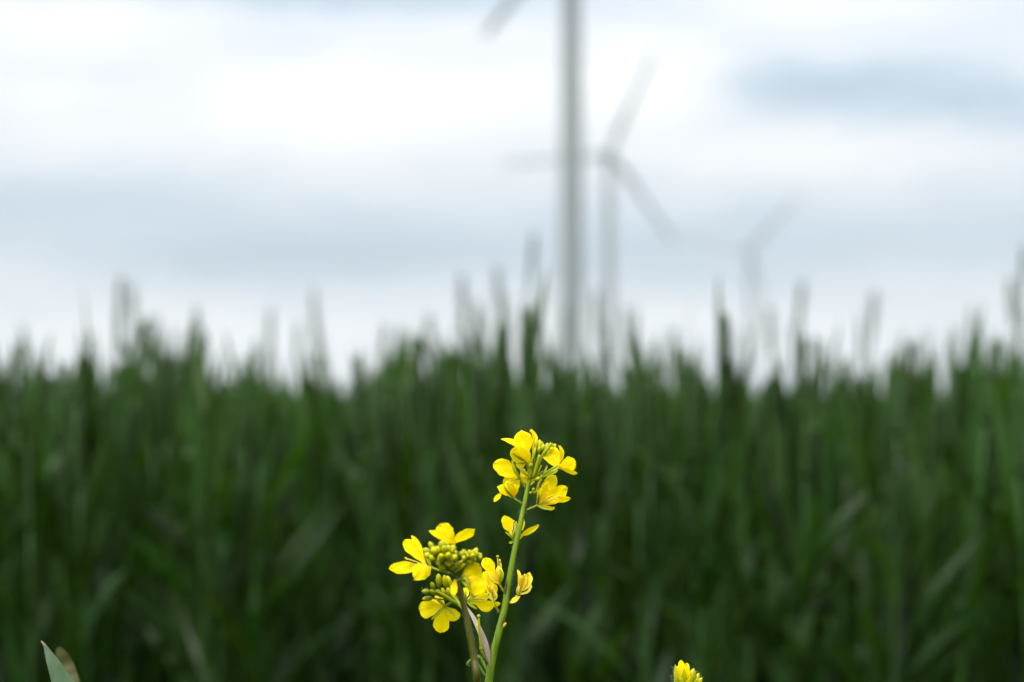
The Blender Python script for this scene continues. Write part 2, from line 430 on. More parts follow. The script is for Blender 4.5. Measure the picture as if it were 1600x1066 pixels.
def ribbon(pts, width, dz=0, t0=0., t1=1., fold=0.15, prof=None, roll=0.0):
    """narrow blade through photo points (bract, sepal, grass); width in photo pixels"""
    P, _ = cr_path([(pt(p, dz), 0) for p in pts], 6)
    V, F, T = [], [], []
    for i, p in enumerate(P):
        tt = i / (len(P) - 1)
        ax = (P[min(i + 1, len(P) - 1)] - P[max(i - 1, 0)]).normalized()
        view = (CAMP - p).normalized(); n = (view - ax * view.dot(ax)).normalized()
        n = Matrix.Rotation(math.radians(roll), 3, ax) @ n
        s = ax.cross(n)
        w = width * PX * (prof(tt) if prof else math.sin(math.pi * min(1, .08 + .92 * tt)) ** .6)
        for u in (-1, -.5, 0, .5, 1):
            V.append(p + s * (u * w / 2) + n * (fold * w * abs(u) + 0.00015)); T.append(t0 + (t1 - t0) * tt)
    for i in range(len(P) - 1):
        for k in range(4):
            q = i * 5 + k; F.append((q, q + 1, q + 6, q + 5))
    m = len(V)           # back sheet gives it thickness
    for i, p in enumerate(P):
        for k in range(5):
            ax = (P[min(i + 1, len(P) - 1)] - P[max(i - 1, 0)]).normalized(); view = (CAMP - p).normalized()
            n = (view - ax * view.dot(ax)).normalized(); V.append(V[i * 5 + k] - n * 0.0003); T.append(T[i * 5 + k])
    for i in range(len(P) - 1):
        for k in range(4):
            q = m + i * 5 + k; F.append((q, q + 5, q + 6, q + 1))
        F.append((i * 5, i * 5 + 5, m + i * 5 + 5, m + i * 5)); F.append((i * 5 + 4, m + i * 5 + 4, m + i * 5 + 9, i * 5 + 9))
    return V, F, T
def stalk_geo(pts, w0, w1=None, dz=0, sides=7, t0=.3, t1=.8):
    w1 = w0 if w1 is None else w1
    n = len(pts)
    return tube([(pt(p, dz), PX * 0.5 * (w0 + (w1 - w0) * i / (n - 1))) for i, p in enumerate(pts)], sides, 4, t0, t1)
def bud_geo(base, tip, width, dz=0, seed=0):
    """ellipsoid bud with four sepal seams, yellow towards the tip"""
    r = random.Random(seed)
    b, t = pt(base, dz), pt(tip, dz)
    ax = (t - b); Ln = ax.length; ax.normalize()
    a = Vector((0.2, -1, 0.1)); a = (a - ax * a.dot(ax)).normalized(); c = ax.cross(a)
    V, F, T = [], [], []; n = 12; ph = r.uniform(0, 3); sh = r.uniform(-.2, .3)
    rows = [0, .06, .2, .4, .6, .78, .9, .97, 1.0]
    for i, tt in enumerate(rows):
        rad = (math.sin(math.pi * min(1, tt * .82 + .12)) ** .7) * (1 if tt < .96 else .6)
        for k in range(n):
            th = 2 * math.pi * k / n
            rr = rad * width * PX * .5 * (1 - .20 * abs(math.cos(2 * th + ph)) ** 6 * (tt > .1))
            V.append(b + ax * (tt * Ln) + a * (rr * math.cos(th)) + c * (rr * math.sin(th)))
            T.append(sh + 0.12 + 0.8 * tt ** 1.2)
    for i in range(len(rows) - 1):
        for k in range(n):
            k2 = (k + 1) % n; F.append((i * n + k, i * n + k2, (i + 1) * n + k2, (i + 1) * n + k))
    F.append(tuple(reversed(range(n)))); m = (len(rows) - 1) * n; F.append(tuple(range(m, m + n)))
    return V, F, T
def hairs_geo(pts, w, n, dz=0, length=5.0, seed=0, width=0.5):
    """short bristles standing off a stalk given by photo points"""
    r = random.Random(seed)
    P, _ = cr_path([(pt(p, dz), 0) for p in pts], 8)
    V, F, T = [], [], []
    for _ in range(n):
        i = r.randrange(len(P) - 1); f = r.random(); p = P[i].lerp(P[i + 1], f)
        ax = (P[i + 1] - P[i]).normalized(); a = Vector((0.1, -1, 0.2)); a = (a - ax * a.dot(ax)).normalized(); c = ax.cross(a)
        th = r.uniform(0, 6.283); d = a * math.cos(th) + c * math.sin(th)
        q = p + d * (w * .45 * PX); ln = length * PX * r.uniform(.5, 1.2)
        tip = q + (d + ax * r.uniform(-.3, .6)) * ln
        e1 = ax; e2 = d.cross(ax); rr = width * PX * .5; o = len(V)
        V += [q + e1 * rr, q - e1 * rr * .5 + e2 * rr * .86, q - e1 * rr * .5 - e2 * rr * .86, tip]; T += [.5] * 4
        F += [(o, o + 1, o + 3), (o + 1, o + 2, o + 3), (o + 2, o, o + 3)]
    return V, F, T
_seed = [100]
def ns():
    _seed[0] += 1; return _seed[0]
def flower(plant, ped, petals, sepals=(), stamens=(), pistil=None, dz=0.0, pw=3.0, mat=None, calyx=None, hair=6):
    """one blossom: its stalk and receptacle, with petals, sepals, stamens and pistil as sub-parts"""
    base = ped[-1]
    g_ = stalk_geo(ped, pw, pw * 1.15, dz)
    b = pt(base, dz); rr = pw * PX * .85
    Vv, Ff, Tt = [], [], []
    for i in range(5):
        ph = math.pi * i / 4
        for k in range(8): Vv.append(b + Vector((rr * math.sin(ph) * math.cos(k * math.pi / 4), rr * math.sin(ph) * math.sin(k * math.pi / 4), rr * math.cos(ph)))); Tt.append(.5)
    for i in range(4):
        for k in range(8): Ff.append((i * 8 + k, (i + 1) * 8 + k, (i + 1) * 8 + (k + 1) % 8, i * 8 + (k + 1) % 8))
    parts = [g_, (Vv, Ff, Tt)]
    if calyx: parts.append(stalk_geo(*calyx[:1], calyx[1], calyx[2], dz, 8, .6, 1.0))
    fo = obj('flower', join(*parts), M_SEPAL, plant)
    if hair:
        h = obj('stalk_hairs', hairs_geo(ped, pw, hair * 2, dz, 3.5, ns(), .4), M_HAIR, fo); tag(h, kind='stuff')
    for p in petals:
        kw = dict(p[3]) if len(p) > 3 else {}
        mt = kw.pop('mat', mat or M_PETAL); bs = kw.pop('base', base)
        obj('petal', petal(bs, p[0], p[1], p[2], seed=ns(), dz=dz, **kw), mt, fo)
    for s_ in sepals:
        pts, w = s_[0], s_[1]
        obj('sepal', ribbon(pts, w, dz, .2, .9, .25), s_[2] if len(s_) > 2 else M_SEPAL, fo)
    for s_ in stamens:
        bs = s_[2] if len(s_) > 2 else base
        tp = s_[0]
        o = obj('stamen', stalk_geo([bs, ((bs[0] + tp[0]) / 2 + 1, (bs[1] + tp[1]) / 2, (tp[2] if len(tp) > 2 else 0) / 2), tp], 1.6, 1.2, dz, 5), M_STAMEN, fo)
        dx, dy = tp[0] - bs[0], tp[1] - bs[1]; l = math.hypot(dx, dy) or 1; k = s_[1]
        obj('anther', bud_geo((tp[0] - dx / l * k * .3, tp[1] - dy / l * k * .3, tp[2] if len(tp) > 2 else 0), (tp[0] + dx / l * k * .7 + rng.uniform(-1, 1), tp[1] + dy / l * k * .7, tp[2] if len(tp) > 2 else 0), k * .6, dz, ns()), M_ANTHER, fo)
    if pistil:
        tp = pistil
        obj('pistil', join(stalk_geo([base, tp], 3.0, 2.2, dz, 6, .4, .9), bud_geo((tp[0], tp[1] + 2.5, tp[2] if len(tp) > 2 else 0), (tp[0] + .2, tp[1] - 2.5, tp[2] if len(tp) > 2 else 0), 5.5, dz, ns())), M_SEPAL, fo)
    return fo
def bud(plant, ped, base, tip, w, dz=0, pw=2.2, hair=True):
    o = obj('bud', join(stalk_geo([ped, ((ped[0] + base[0]) / 2, (ped[1] + base[1]) / 2 + 1.5, ((ped[2] if len(ped) > 2 else 0) + (base[2] if len(base) > 2 else 0)) / 2), base], pw, pw, dz, 6, .1, .2), bud_geo(base, tip, w, dz, ns())), M_BUD, plant)
    return o

# --- the main plant: two flowering branches
sb = pt((757, 1200, 6)); ground_pt = Vector((sb.x - 0.004, sb.y + 0.01, 0))
plant = empty('mustard_plant', ground_pt)
tag(plant, 'tall yellow flowering mustard plant with two open flower heads before the wheat', 'flower')
STEM = [(757, 1200, 4), (760, 1110, 2), (763.5, 1066), (770, 1025), (782, 977), (789, 947), (794.4, 913), (803, 866), (809, 838), (815, 810), (818.5, 793), (822, 775), (827, 750), (831, 738, 1), (837, 715, 2)]
SW = [14, 12.5, 11.6, 10.8, 10.0, 9.6, 9.0, 8.3, 7.9, 7.6, 7.3, 6.7, 5.8, 3.6, 2.2]
low = [(ground_pt + Vector((0, 0, -.01)), 14 * PX), (ground_pt + Vector((.002, 0, .2)), 12 * PX), (ground_pt + Vector((-.001, 0, .45)), 9 * PX)]
stem = obj('stem', tube(low + [(pt(p), w * .5 * PX) for p, w in zip(STEM, SW)], 16, 6, .3, .7, True, .09), M_STEM, plant)
tag(obj('stem_hairs', hairs_geo(STEM[1:11], 11, 150, 0, 4.0, 3, .35), M_HAIR, stem), kind='stuff')
for (p0, p1, w) in [((789, 930, -1.1), (792, 909, -1.2), 5.5), ((783.5, 981, -1.3), (788, 962, -1.3), 5.5), ((821, 797, -.9), (822.5, 786, -.9), 4.0)]:
    obj('node_blush', ribbon([p0, ((p0[0] + p1[0]) / 2, (p0[1] + p1[1]) / 2, (p0[2] + p1[2]) / 2), p1], w * .55, 0, .2, .8, 0.0, lambda t: max(.05, (1 - abs(2 * t - .9)) ** .6 if abs(2 * t - .9) < 1 else .05)), M_PURPLE, stem)
LZ = -62
BR = [(757, 1215, 4), (754, 1150, -30), (746, 1066, LZ), (741, 1030, LZ), (735, 995, LZ), (727, 955, LZ), (720, 930, LZ), (712, 905, LZ), (704, 884, LZ)]
BW = [10.5, 10.2, 10, 9.6, 9.2, 8.6, 8.0, 6.8, 4.5]
branch = obj('side_branch', tube([(pt(p), w * .5 * PX) for p, w in zip(BR, BW)], 16, 6, .3, .7, True, .08), M_STEM_BROWN, plant)
tag(obj('stem_hairs', hairs_geo(BR[2:7], 10, 60, 0, 4.0, 5, .35), M_HAIR, branch), kind='stuff')

# right-hand head: A top left
flower(plant, [(829, 748, 0), (830.5, 740, -1.5), (829.5, 727, -3)],
       [((814, 671, -3), 30, 10, {'claw': .36, 'bend': -.08, 'cup': -.08}), ((785.5, 682.5, -1), 9, 62, {'bend': .10, 'claw': .4}), ((832, 669.5, 2), 9, 66, {'bend': .06}), ((811, 689, -7), 17, 10, {'claw': .12, 'bend': .08, 'cup': -.2})],
       sepals=[([(829, 723, -3.5), (833, 712, -3), (835, 700, -2)], 4)], pw=5.5, hair=0)
# B behind it
flower(plant, [(825, 756, 3), (826, 738, 5), (823, 721.5, 5)],
       [((799, 703, 4), 26, 8, {'claw': .12}), ((806, 728, 6), 16, 20, {'claw': .1})],
       sepals=[([(823, 721, 3), (812, 716, 2), (800, 708, 1.5)], 4.2), ([(822, 723, 3), (814, 724.5, 3), (806, 724, 3)], 3)], pw=3)
# B2 round petal at the far left
flower(plant, [(821.5, 763, 0), (816, 753, -1), (812, 747, -1)],
       [((771.5, 722, -2), 27, 6, {'claw': .18, 'cup': .1}), ((837.5, 752, 4), 17, 10, {'claw': .15}), ((822, 734, 5), 14, 20, {'claw': .15})],
       sepals=[([(812, 747, -3), (804, 734, -4), (799.5, 719, -4)], 5.5), ([(828, 746, -1), (816, 737, -2), (811, 729, -2)], 4), ([(812, 748, -2), (803, 751, -3), (797, 753, -3)], 3.2)], pw=4)
# C lower left, half closed
flower(plant, [(815.5, 788, 0), (808, 782, -1), (801.7, 777, -1)],
       [((797, 738.5, 2), 27, 14, {'claw': .06, 'cup': .2, 'bend': -.1}), ((777, 759.5, -3), 15, 25, {'claw': .05, 'cup': .2, 'bend': .08}), ((770, 784, -1), 7.5, 30, {'base': (786, 767, -1), 'claw': .1, 'bend': -.1}), ((804, 756, -3), 9, 45, {'claw': .05, 'bend': .1}), ((790, 752, -4), 15, 15, {'claw': .05, 'bend': .1, 'cup': .25})],
       sepals=[([(801, 777, -3), (791, 766, -6), (786, 757, -6)], 3.5)], stamens=[((793, 756, -5), 4), ((797, 752, -4), 4)], pw=2.6)
# D upper right
flower(plant, [(827, 770, 0), (838, 769, -1), (842, 757, -2), (847, 745, -3)],
       [((857, 699, -1), 28, 10, {'base': (870, 730, -3), 'claw': .06, 'cup': .12}), ((875.8, 695.5, 0), 7, 66, {'base': (873, 729, -3), 'claw': .25, 'bend': .05}), ((900.5, 724, -6), 24, 8, {'base': (871, 729, -4), 'claw': .2, 'cup': -.1}), ((902, 742, -6), 8, 55, {'base': (868, 732, -5), 'claw': .3, 'bend': -.10})],
       sepals=[([(848, 744, -4), (860, 737, -5), (876, 727, -5)], 8), ([(848, 744, -2), (853, 733, -1), (855, 727, 0)], 3.5), ([(847, 745, -4), (864, 739, -6), (872, 734, -6)], 5)], calyx=([(846, 746, -3), (858, 737, -3.5), (872, 729, -4)], 4.5, 7.0), pw=4.2)
# E lower right, ragged
flower(plant, [(820, 798, 0), (830, 794, -1), (839.4, 789.5, -2)],
       [((888, 762, -4), 25, 12, {'claw': .1, 'cup': .15, 'rip': .09}), ((868, 742, -1), 22, 10, {'claw': .1, 'cup': .1, 'rip': .10}), ((845, 763.5, -5), 10, 40, {'claw': .1}), ((858, 752, -6), 10, 30, {'claw': .1, 'rip': .1}), ((894, 779.5, -5), 9, 30, {'claw': .3, 'bend': -.08}), ((867, 794.5, -6), 6.5, 55, {'claw': .1})],
       sepals=[([(840, 789, -4), (842, 776, -7), (845, 766, -7)], 4.5), ([(840, 790, -5), (852, 794, -7), (866, 795.5, -7)], 5)],
       stamens=[((872, 776, -7), 4), ((868, 780, -7), 4), ((862, 775, -7), 4), ((857, 777, -8), 4), ((855, 772, -8), 3.5)], pw=2.6)
# F on the stem, seen from the side (behind it)
flower(plant, [(806, 853, 2), (803, 848, 4), (802.5, 844, 4)],
       [((788, 805, 3), 19, 8, {'claw': .36, 'cup': .1}), ((842.5, 820.5, 5), 13, 20, {'claw': .36, 'sharp': .15}), ((819.5, 809, 7), 10, 40, {'claw': .3})],
       sepals=[([(803, 845, 3), (797, 837, 2), (789, 831, 2)], 3.5), ([(805, 846, 3), (812, 841, 3), (820, 833, 3)], 4, M_PETAL), ([(802, 847, 3), (798, 848, 3), (795, 847.5, 3)], 4)],
       stamens=[((803, 816, 2), 5), ((806, 818, 3), 4.5), ((800, 822, 2), 4), ((797, 828, 1), 3.5), ((808, 821, 5), 4)], pistil=(805, 820, 4), pw=3)
# G wilting, between the two heads
flower(plant, [(790, 929, 0), (785, 921, -1), (780, 912.5, -1)],
       [((757, 871.5, -3), 20, 12, {'claw': .42, 'cup': .12, 'mat': M_PETAL}), ((782, 876, -1), 5, 30, {'claw': .3, 'mat': M_ORANGE}), ((778.5, 884, -3), 13, 15, {'claw': .05, 'cup': .25, 'bend': .1}), ((784, 890, -2), 8, 40, {'claw': .05})],
       sepals=[([(779, 912, -3), (769, 903, -4), (763.5, 893, -4)], 7, M_WILT), ([(781, 911, -3), (784, 900, -4), (781, 888, -4)], 6)],
       stamens=[((781.5, 877, -3), 5)], pistil=(777.5, 870, 0), pw=3, mat=M_WILT)
# H shrivelled
flower(plant, [(780, 958, 0), (775, 948, -1), (771, 940.5, -1)],
       [((757, 892, 2), 21, 10, {'claw': .25, 'mat': M_PETAL}), ((761, 907, -3), 7, 30, {'claw': .3, 'mat': M_ORANGE}), ((765, 915, -4), 6, 30, {'claw': .2, 'mat': M_ORANGE}), ((770, 914, -2), 6, 35, {'claw': .2}), ((774, 912, 0), 9, 25, {'claw': .3, 'mat': M_PETAL}), ((781, 946, 3), 8, 20, {'claw': .1, 'mat': M_PETAL})],
       sepals=[([(771, 940, -3), (776, 932, -4), (773, 922, -4)], 3.2, M_STAMEN), ([(770, 940, -3), (766, 929, -3), (768, 922, -3)], 4, M_STAMEN), ([(769, 939, -3), (762, 931, -3), (763, 936, -3)], 2.5, M_STAMEN)],
       stamens=[((764, 918, -5), 4.5), ((768, 921, -4), 4)], pw=3, mat=M_WILT)
# J shrivelled, right of the stem
flower(plant, [(795.5, 943, 0), (803, 936, -1), (810.5, 929, -1)],
       [((810, 889.5, -2), 6.5, 30, {'claw': .15, 'bend': .06}), ((829, 895, -3), 17, 15, {'claw': .2, 'cup': .3, 'rip': .12}), ((820, 897, -4), 12, 20, {'claw': .15, 'cup': .3, 'rip': .1}), ((797.5, 942.5, -3), 8, 15, {'base': (813, 932, -2), 'claw': .1, 'bend': .1})],
       sepals=[([(811, 929, -2), (824, 925, -3), (829.5, 916, -3), (825, 914, -3)], 4.2, M_STAMEN), ([(809, 930, -2), (809, 922, -3), (812, 912, -3)], 5, M_STAMEN)], pw=3.2, mat=M_WILT, hair=10)
tag(obj('stem_hairs', hairs_geo([(812, 929, -1), (824, 925, -3), (829.5, 916, -3)], 4, 24, 0, 4, 21, .4), M_HAIR, stem), kind='stuff')
# buds and young pods in the middle of the right-hand head
for (ped, b_, t_, w) in [((832, 742, 2), (834, 705, 2), (834.5, 683, 2), 9.5), ((836, 735, 0), (836, 704, 0), (838, 684, 1), 8.5), ((838, 726, 0), (842, 704, 1), (843.5, 687, 1), 9),
                         ((840, 722, 0), (845, 702, 2), (847, 690, 2), 8), ((842, 720, 0), (851, 708, 2), (856, 692, 3), 8), ((845, 716, 1), (855, 706, 4), (864, 693, 4), 8.5),
                         ((838, 720, 0), (846, 706, -2), (850, 694, -2), 7), ((838, 716, 0), (842, 708, -3), (843, 697, -3), 7), ((850, 706, 3), (864, 702, 5), (868, 693.5, 5), 7), ((835, 728, -1), (833, 716, -3), (837, 699, -3), 5)]:
    bud(plant, ped, b_, t_, w)
for (p0, p1, p2, w) in [((834, 744, -3), (838.5, 728, -4), (843, 711, -5), 5.5), ((845, 718, -2), (852, 706, -3), (862, 692.5, -3), 6.5), ((834, 746, -2), (841, 737, -3), (846, 727, -3), 3.5), ((833, 747, 0), (846, 739, 1), (852, 736, 1), 4)]:
    obj('seed_pod', tube([(pt((833, 748, 0)), 1.2 * PX), (pt(p0), w * .42 * PX), (pt(p1), w * .5 * PX), (pt(p2), w * .4 * PX)], 8, 5, .15, .75), M_SEPAL, plant)
bud(plant, (829, 750), (835, 750, -2), (844, 746, -3), 6)
obj('seed_pod', tube([(pt((826, 771)), 1.3 * PX), (pt((832, 770, -2)), 1.6 * PX), (pt((833, 764, -3)), 2 * PX), (pt((835.5, 765.5, -3)), 1.2 * PX)], 7, 5, .3, .9), M_SEPAL, plant)

# left-hand head (a little nearer than the focal plane)
D2 = LZ
def buds_dome(cx, cy, rx, ry, n, root, w, dz, seed):
    r = random.Random(seed)
    for k in range(n):
        f = math.sqrt((k + .5) / n); a = k * 2.39996
        x, y = f * math.cos(a), f * math.sin(a)
        jx, jy = r.uniform(-.14, .14), r.uniform(-.16, .16)
        px_, py_ = cx + rx * (x + jx), cy + ry * (y + jy)
        z = -11 * math.sqrt(max(0, 1 - f * f)) + r.uniform(-1, 1)
        ln = w * r.uniform(1.2, 1.75); ww = w * r.uniform(.75, 1.2)
        dx, dy = x * .75, y * .6 - .35
        b_ = (px_ - dx * ln * .5, py_ - dy * ln * .5, z + 2.5 * (1 - f)); t_ = (px_ + dx * ln * .5, py_ + dy * ln * .5, z - 2.5 * (1 - f))
        bud(plant, (root[0] + x * 4, root[1], 0), b_, t_, ww, dz, 2.0)
buds_dome(693, 866, 27, 18, 26, (704, 893), 10.5, D2, 2)
buds_dome(737, 869, 15, 11, 15, (712, 898), 8.5, D2, 3)
bud(plant, (708, 898), (694, 892, -4), (688, 882, -6), 12, D2)
# top flower of the left head
flower(plant, [(704, 890, 6), (702, 870, 8), (702, 850, 6)],
       [((689, 817.5, 6), 29, 10, {'claw': .15, 'cup': -.1}), ((671, 828, 4), 8, 50, {'claw': .3}), ((742.5, 828, 4), 16, 12, {'claw': .12, 'bend': -.12, 'cup': .1}), ((709, 828, 9), 6, 50, {'claw': .3}), ((706, 842, -2), 16, 10, {'claw': .2})], dz=D2 + 6, pw=3, hair=0)
# left flower
flower(plant, [(703, 896, 0), (688, 892, -1), (674, 887, -2)],
       [((631, 841.5, 2), 21, 10, {'base': (666, 884, -1), 'claw': .22}), ((644, 835.5, 2), 8.5, 40, {'base': (666, 884, -1), 'claw': .35, 'bend': .05}), ((607, 888, -3), 19, 10, {'claw': .28, 'bend': .06}), ((646, 899, -10), 27, 12, {'claw': .1, 'cup': -.2, 'bend': .12})],
       sepals=[([(673, 887, -2), (669, 876, -2), (660, 862, -2)], 5), ([(674, 889, -2), (660, 904, -3), (645, 906.5, -3)], 3.5)],
       stamens=[((637, 874, -6), 4), ((642, 880, -6), 4), ((634, 872, -6), 4)], dz=D2 + 30, pw=3)
# right flower, broad petals turned to the viewer
flower(plant, [(712, 907, 0), (718, 906, -2), (722, 905, -3)],
       [((750, 885, -6), 27, 8, {'claw': .12, 'cup': -.12}), ((760, 921, -8), 30, 8, {'claw': .12, 'cup': -.12}), ((708, 932, -8), 11, 15, {'base': (711, 905, -4), 'claw': .05}), ((735, 892, -2), 14, 20, {'claw': .1})],
       sepals=[([(722, 905, -4), (729, 913, -6), (736, 922, -6)], 7), ([(720, 903, -4), (727, 902, -6), (734, 906, -6)], 8)], stamens=[((733, 904, -9), 5), ((729, 908, -9), 4.5)], dz=D2, pw=4)
bud(plant, (710, 900), (704, 890, -4), (724, 876, -5), 7.5, D2)
bud(plant, (708, 900), (712, 894, -4), (728, 880, -6), 5, D2)
# bottom four-petalled flower seen from behind
flower(plant, [(720, 932, 4), (706, 941, 2), (695, 947.5, 0)],
       [((652.5, 954, 3), 28, 6, {'claw': .2, 'cup': .08}), ((686.5, 991, 2), 25, 6, {'claw': .2, 'cup': .08, 'rip': .08}), ((716, 969, 2), 20, 10, {'claw': .16, 'cup': .1}), ((678, 932, 8), 19, 12, {'claw': .15})],
       sepals=[([(694, 949, -2), (684, 958, -3), (673.5, 969, -3)], 4.8), ([(697, 949, -2), (706, 958, -2), (716, 968.5, -2)], 4), ([(694, 946, -2), (687, 940, -2), (681, 935, -2)], 4.5)], dz=-22, pw=3.6)
# small buds above it
for (b_, t_, w) in [((686, 917), (685, 897, -3), 10), ((697, 918), (694, 899, -3), 9.5), ((703, 916), (699, 900, -1), 9), ((678, 921), (674, 910, -2), 8), ((673, 925, -2), (659, 924, -3), 8.5), ((675, 935), (660, 936, -1), 8), ((681, 929, -3), (672, 922, -5), 7), ((694, 930, -3), (691, 919, -4), 7.5), ((701, 932, -2), (700, 918, -3), 8), ((688, 932, -2), (684, 921, -3), 7), ((708, 927), (707, 912), 7)]:
    bud(plant, (716, 936, 2), b_, t_, w, -22, 2.4)
obj('seed_pod', tube([(pt((719, 948, -22)), 2 * PX), (pt((709, 941, -24)), 3 * PX), (pt((695, 931, -26)), 2.8 * PX), (pt((680.5, 923.5, -26)), 2 * PX)], 8, 5, .1, .7), M_SEPAL, plant)
obj('seed_pod', tube([(pt((724, 953, -40)), 2 * PX), (pt((716, 942, -24)), 3 * PX), (pt((708, 932, -22)), 2.8 * PX)], 8, 5, .1, .7), M_SEPAL, plant)
tag(obj('stem_hairs', hairs_geo([(659, 924, -3), (668, 924, -2), (676, 926, -2)], 8, 30, -22, 4, 31, .4), M_HAIR, stem), kind='stuff')
# open flower right of the branch, stamens spread
flower(plant, [(722, 934, -8), (726, 937, -4), (729.5, 939, -2)],
       [((774, 951, 5), 19, 12, {'claw': .35, 'bend': -.05}), ((765, 931, 6), 15, 20, {'claw': .3}), ((727, 917, 6), 9, 30, {'claw': .3})],
       sepals=[([(730, 939, -4), (745, 938, -6), (761, 937.5, -6)], 4.6), ([(730, 940, -4), (737, 946, -5), (746, 952, -5)], 5), ([(729, 938, -4), (727, 931, -5), (728, 923, -5)], 4)],
       stamens=[((741, 924, -4), 4), ((744, 926, -3), 4), ((738, 922, -2), 4), ((746, 929, -3), 3.5)], dz=-22, pw=4)
# lower bits on the main stem: old pistil, pink bract, stub, curled young leaves
obj('bract', ribbon([(766, 1039, -1), (757, 1005, -1), (743, 972, 0), (727, 945, 1)], 11.5, 0, .1, .9, .12, lambda t: max(.06, (1 - t ** 2.2) ** .8 * min(1, .35 + t * 2.2)), 12), M_BRACT, plant)
obj('seed_pod', join(tube([(pt((765, 1040)), 1.5 * PX), (pt((757, 1026, -3)), 1.6 * PX), (pt((752, 1014, -4)), 2.2 * PX), (pt((749, 985, -4)), 1.9 * PX), (pt((748, 963, -4)), 1.6 * PX)], 8, 5, .3, .8), bud_geo((748, 966, -4), (748, 960, -4), 6.5, 0, 9), bud_geo((752.5, 1017, -4), (751, 1009, -4), 6, 0, 10)), M_SEPAL, plant)
obj('old_petal', petal((748, 979, -4), (743.5, 973, -4), 4, 10, seed=77), M_WILT, plant)
bud(plant, (782, 986, 0), (784, 982, -1), (791, 973, -1), 5.5)
obj('young_leaf', tube([(pt((762, 1050, 3)), 2 * PX), (pt((754, 1034, 5)), 2.4 * PX), (pt((748, 1026, 5)), 2.2 * PX), (pt((744, 1030, 5)), 1.4 * PX)], 7, 5, .3, .7), M_STEM, plant)
obj('young_leaf', tube([(pt((758, 1056, 3)), 2 * PX), (pt((748, 1040, 4)), 2.2 * PX), (pt((738, 1031, 3)), 2.2 * PX), (pt((730, 1038, 3)), 1.8 * PX), (pt((734, 1041, 3)), 1.2 * PX)], 7, 5, .3, .7), M_STEM, plant)
tag(obj('stem_hairs', hairs_geo([(755, 1036, 5), (748, 1026, 5), (740, 1031, 3), (731, 1038, 3)], 4, 60, 0, 4.5, 41, .4), M_HAIR, stem), kind='stuff')
# lower leaves of the plant (below the frame)
def leaf_3d(base, direction, length, width, droop, seed):
    r = random.Random(seed); V, F, T = [], [], []
    d = Vector(direction).normalized(); side = d.cross(Vector((0, 0, 1))).normalized(); up = side.cross(d)
    n = 10
    for i in range(n + 1):
        t = i / n; w = width * (0.12 + math.sin(math.pi * min(1, t * .92 + .05)) ** .8) * (1 + .22 * math.sin(t * 26 + seed)) * (1 - t ** 8)
        p = base + d * (length * t) + up * (length * (.25 * t)) - Vector((0, 0, 1)) * (droop * length * t * t)
        for u in (-1, -.5, 0, .5, 1):
            V.append(p + side * (u * w * .5) + up * (.18 * w * abs(u) + .03 * w * math.sin(u * 5 + t * 9))); T.append(.3 + .4 * r.random())
    for i in range(n):
        for k in range(4):
            q = i * 5 + k; F.append((q, q + 1, q + 6, q + 5))
    return V, F, T
M_MLEAF = plant_mat('mustard_leaf', (0.05, 0.11, 0.02), (0.10, 0.18, 0.04), trans=.25, rough=.5, nscale=120, namt=.3)
for i, (z, a) in enumerate([(.12, 20), (.2, 150), (.3, 265), (.4, 70), (.5, 200)]):
    obj('leaf', leaf_3d(ground_pt + Vector((0, 0, z)), (math.cos(math.radians(a)), math.sin(math.radians(a)), .25), .16 - z * .18, .055 - z * .06, .35, i + 1), M_MLEAF, plant)

# --- the second mustard plant, just budding
b2 = pt((1076, 1200)); plant2 = empty('mustard_plant', Vector((b2.x + .006, b2.y, 0)))
tag(plant2, 'small budding mustard top with its first yellow petals, no open flowers', 'flower')
P2 = plant2.location.copy()
obj('stem', tube([(P2 + Vector((0, 0, -.01)), .0026), (P2 + Vector((-.003, 0, .3)), .0022), (pt((1079, 1200)), .0016), (pt((1076, 1110)), .0013), (pt((1075, 1078)), .0011)], 10, 6, .3, .7, True, .05), M_STEM, plant2)
for (b_, t_, w) in [((1066, 1080), (1059, 1044, -2), 11), ((1070, 1082), (1069, 1048, -4), 10), ((1076, 1076), (1084, 1045, -2), 14), ((1079, 1080), (1092, 1052, 0), 12), ((1080, 1084), (1097, 1059, -2), 11), ((1075, 1084), (1079, 1057, -6), 11), ((1064, 1086), (1054, 1058, 0), 10), ((1070, 1086), (1064, 1060, -7), 10), ((1086, 1086), (1088, 1062, -6), 11), ((1076, 1086), (1073, 1064, -8), 10)]:
    bud(plant2, (1075, 1092), b_, t_, w, 0, 2.6)
flower(plant2, [(1074, 1094, 0), (1068, 1084, -2), (1066, 1074, -2)],
       [((1064.5, 1030.5, -3), 13, 15, {'claw': .08, 'bend': .05}), ((1074, 1036, -2), 13, 15, {'claw': .08, 'bend': -.06}), ((1075.5, 1044, -4), 10, 20, {'claw': .1}), ((1059, 1040, -3), 9, 30, {'claw': .1})],
       sepals=[([(1066, 1075, -5), (1067, 1058, -6), (1070, 1043, -6)], 5), ([(1064, 1075, -4), (1056, 1060, -5), (1055.5, 1038, -4)], 6)], pw=3.4)
tag(obj('stem_hairs', hairs_geo([(1052, 1066, -2), (1053.5, 1054, -2), (1056, 1040, -3)], 6, 40, 0, 5, 51, .4), M_HAIR, plant2), kind='stuff')
tag(obj('stem_hairs', hairs_geo([(1084, 1064, -2), (1088, 1056, -2), (1093, 1052, -1)], 10, 40, 0, 4, 52, .4), M_HAIR, plant2), kind='stuff')
for i, (z, a) in enumerate([(.15, 40), (.28, 170), (.4, 300), (.5, 100)]):
    obj('leaf', leaf_3d(P2 + Vector((0, 0, z)), (math.cos(math.radians(a)), math.sin(math.radians(a)), .25), .15 - z * .16, .05 - z * .05, .35, i + 11), M_MLEAF, plant2)

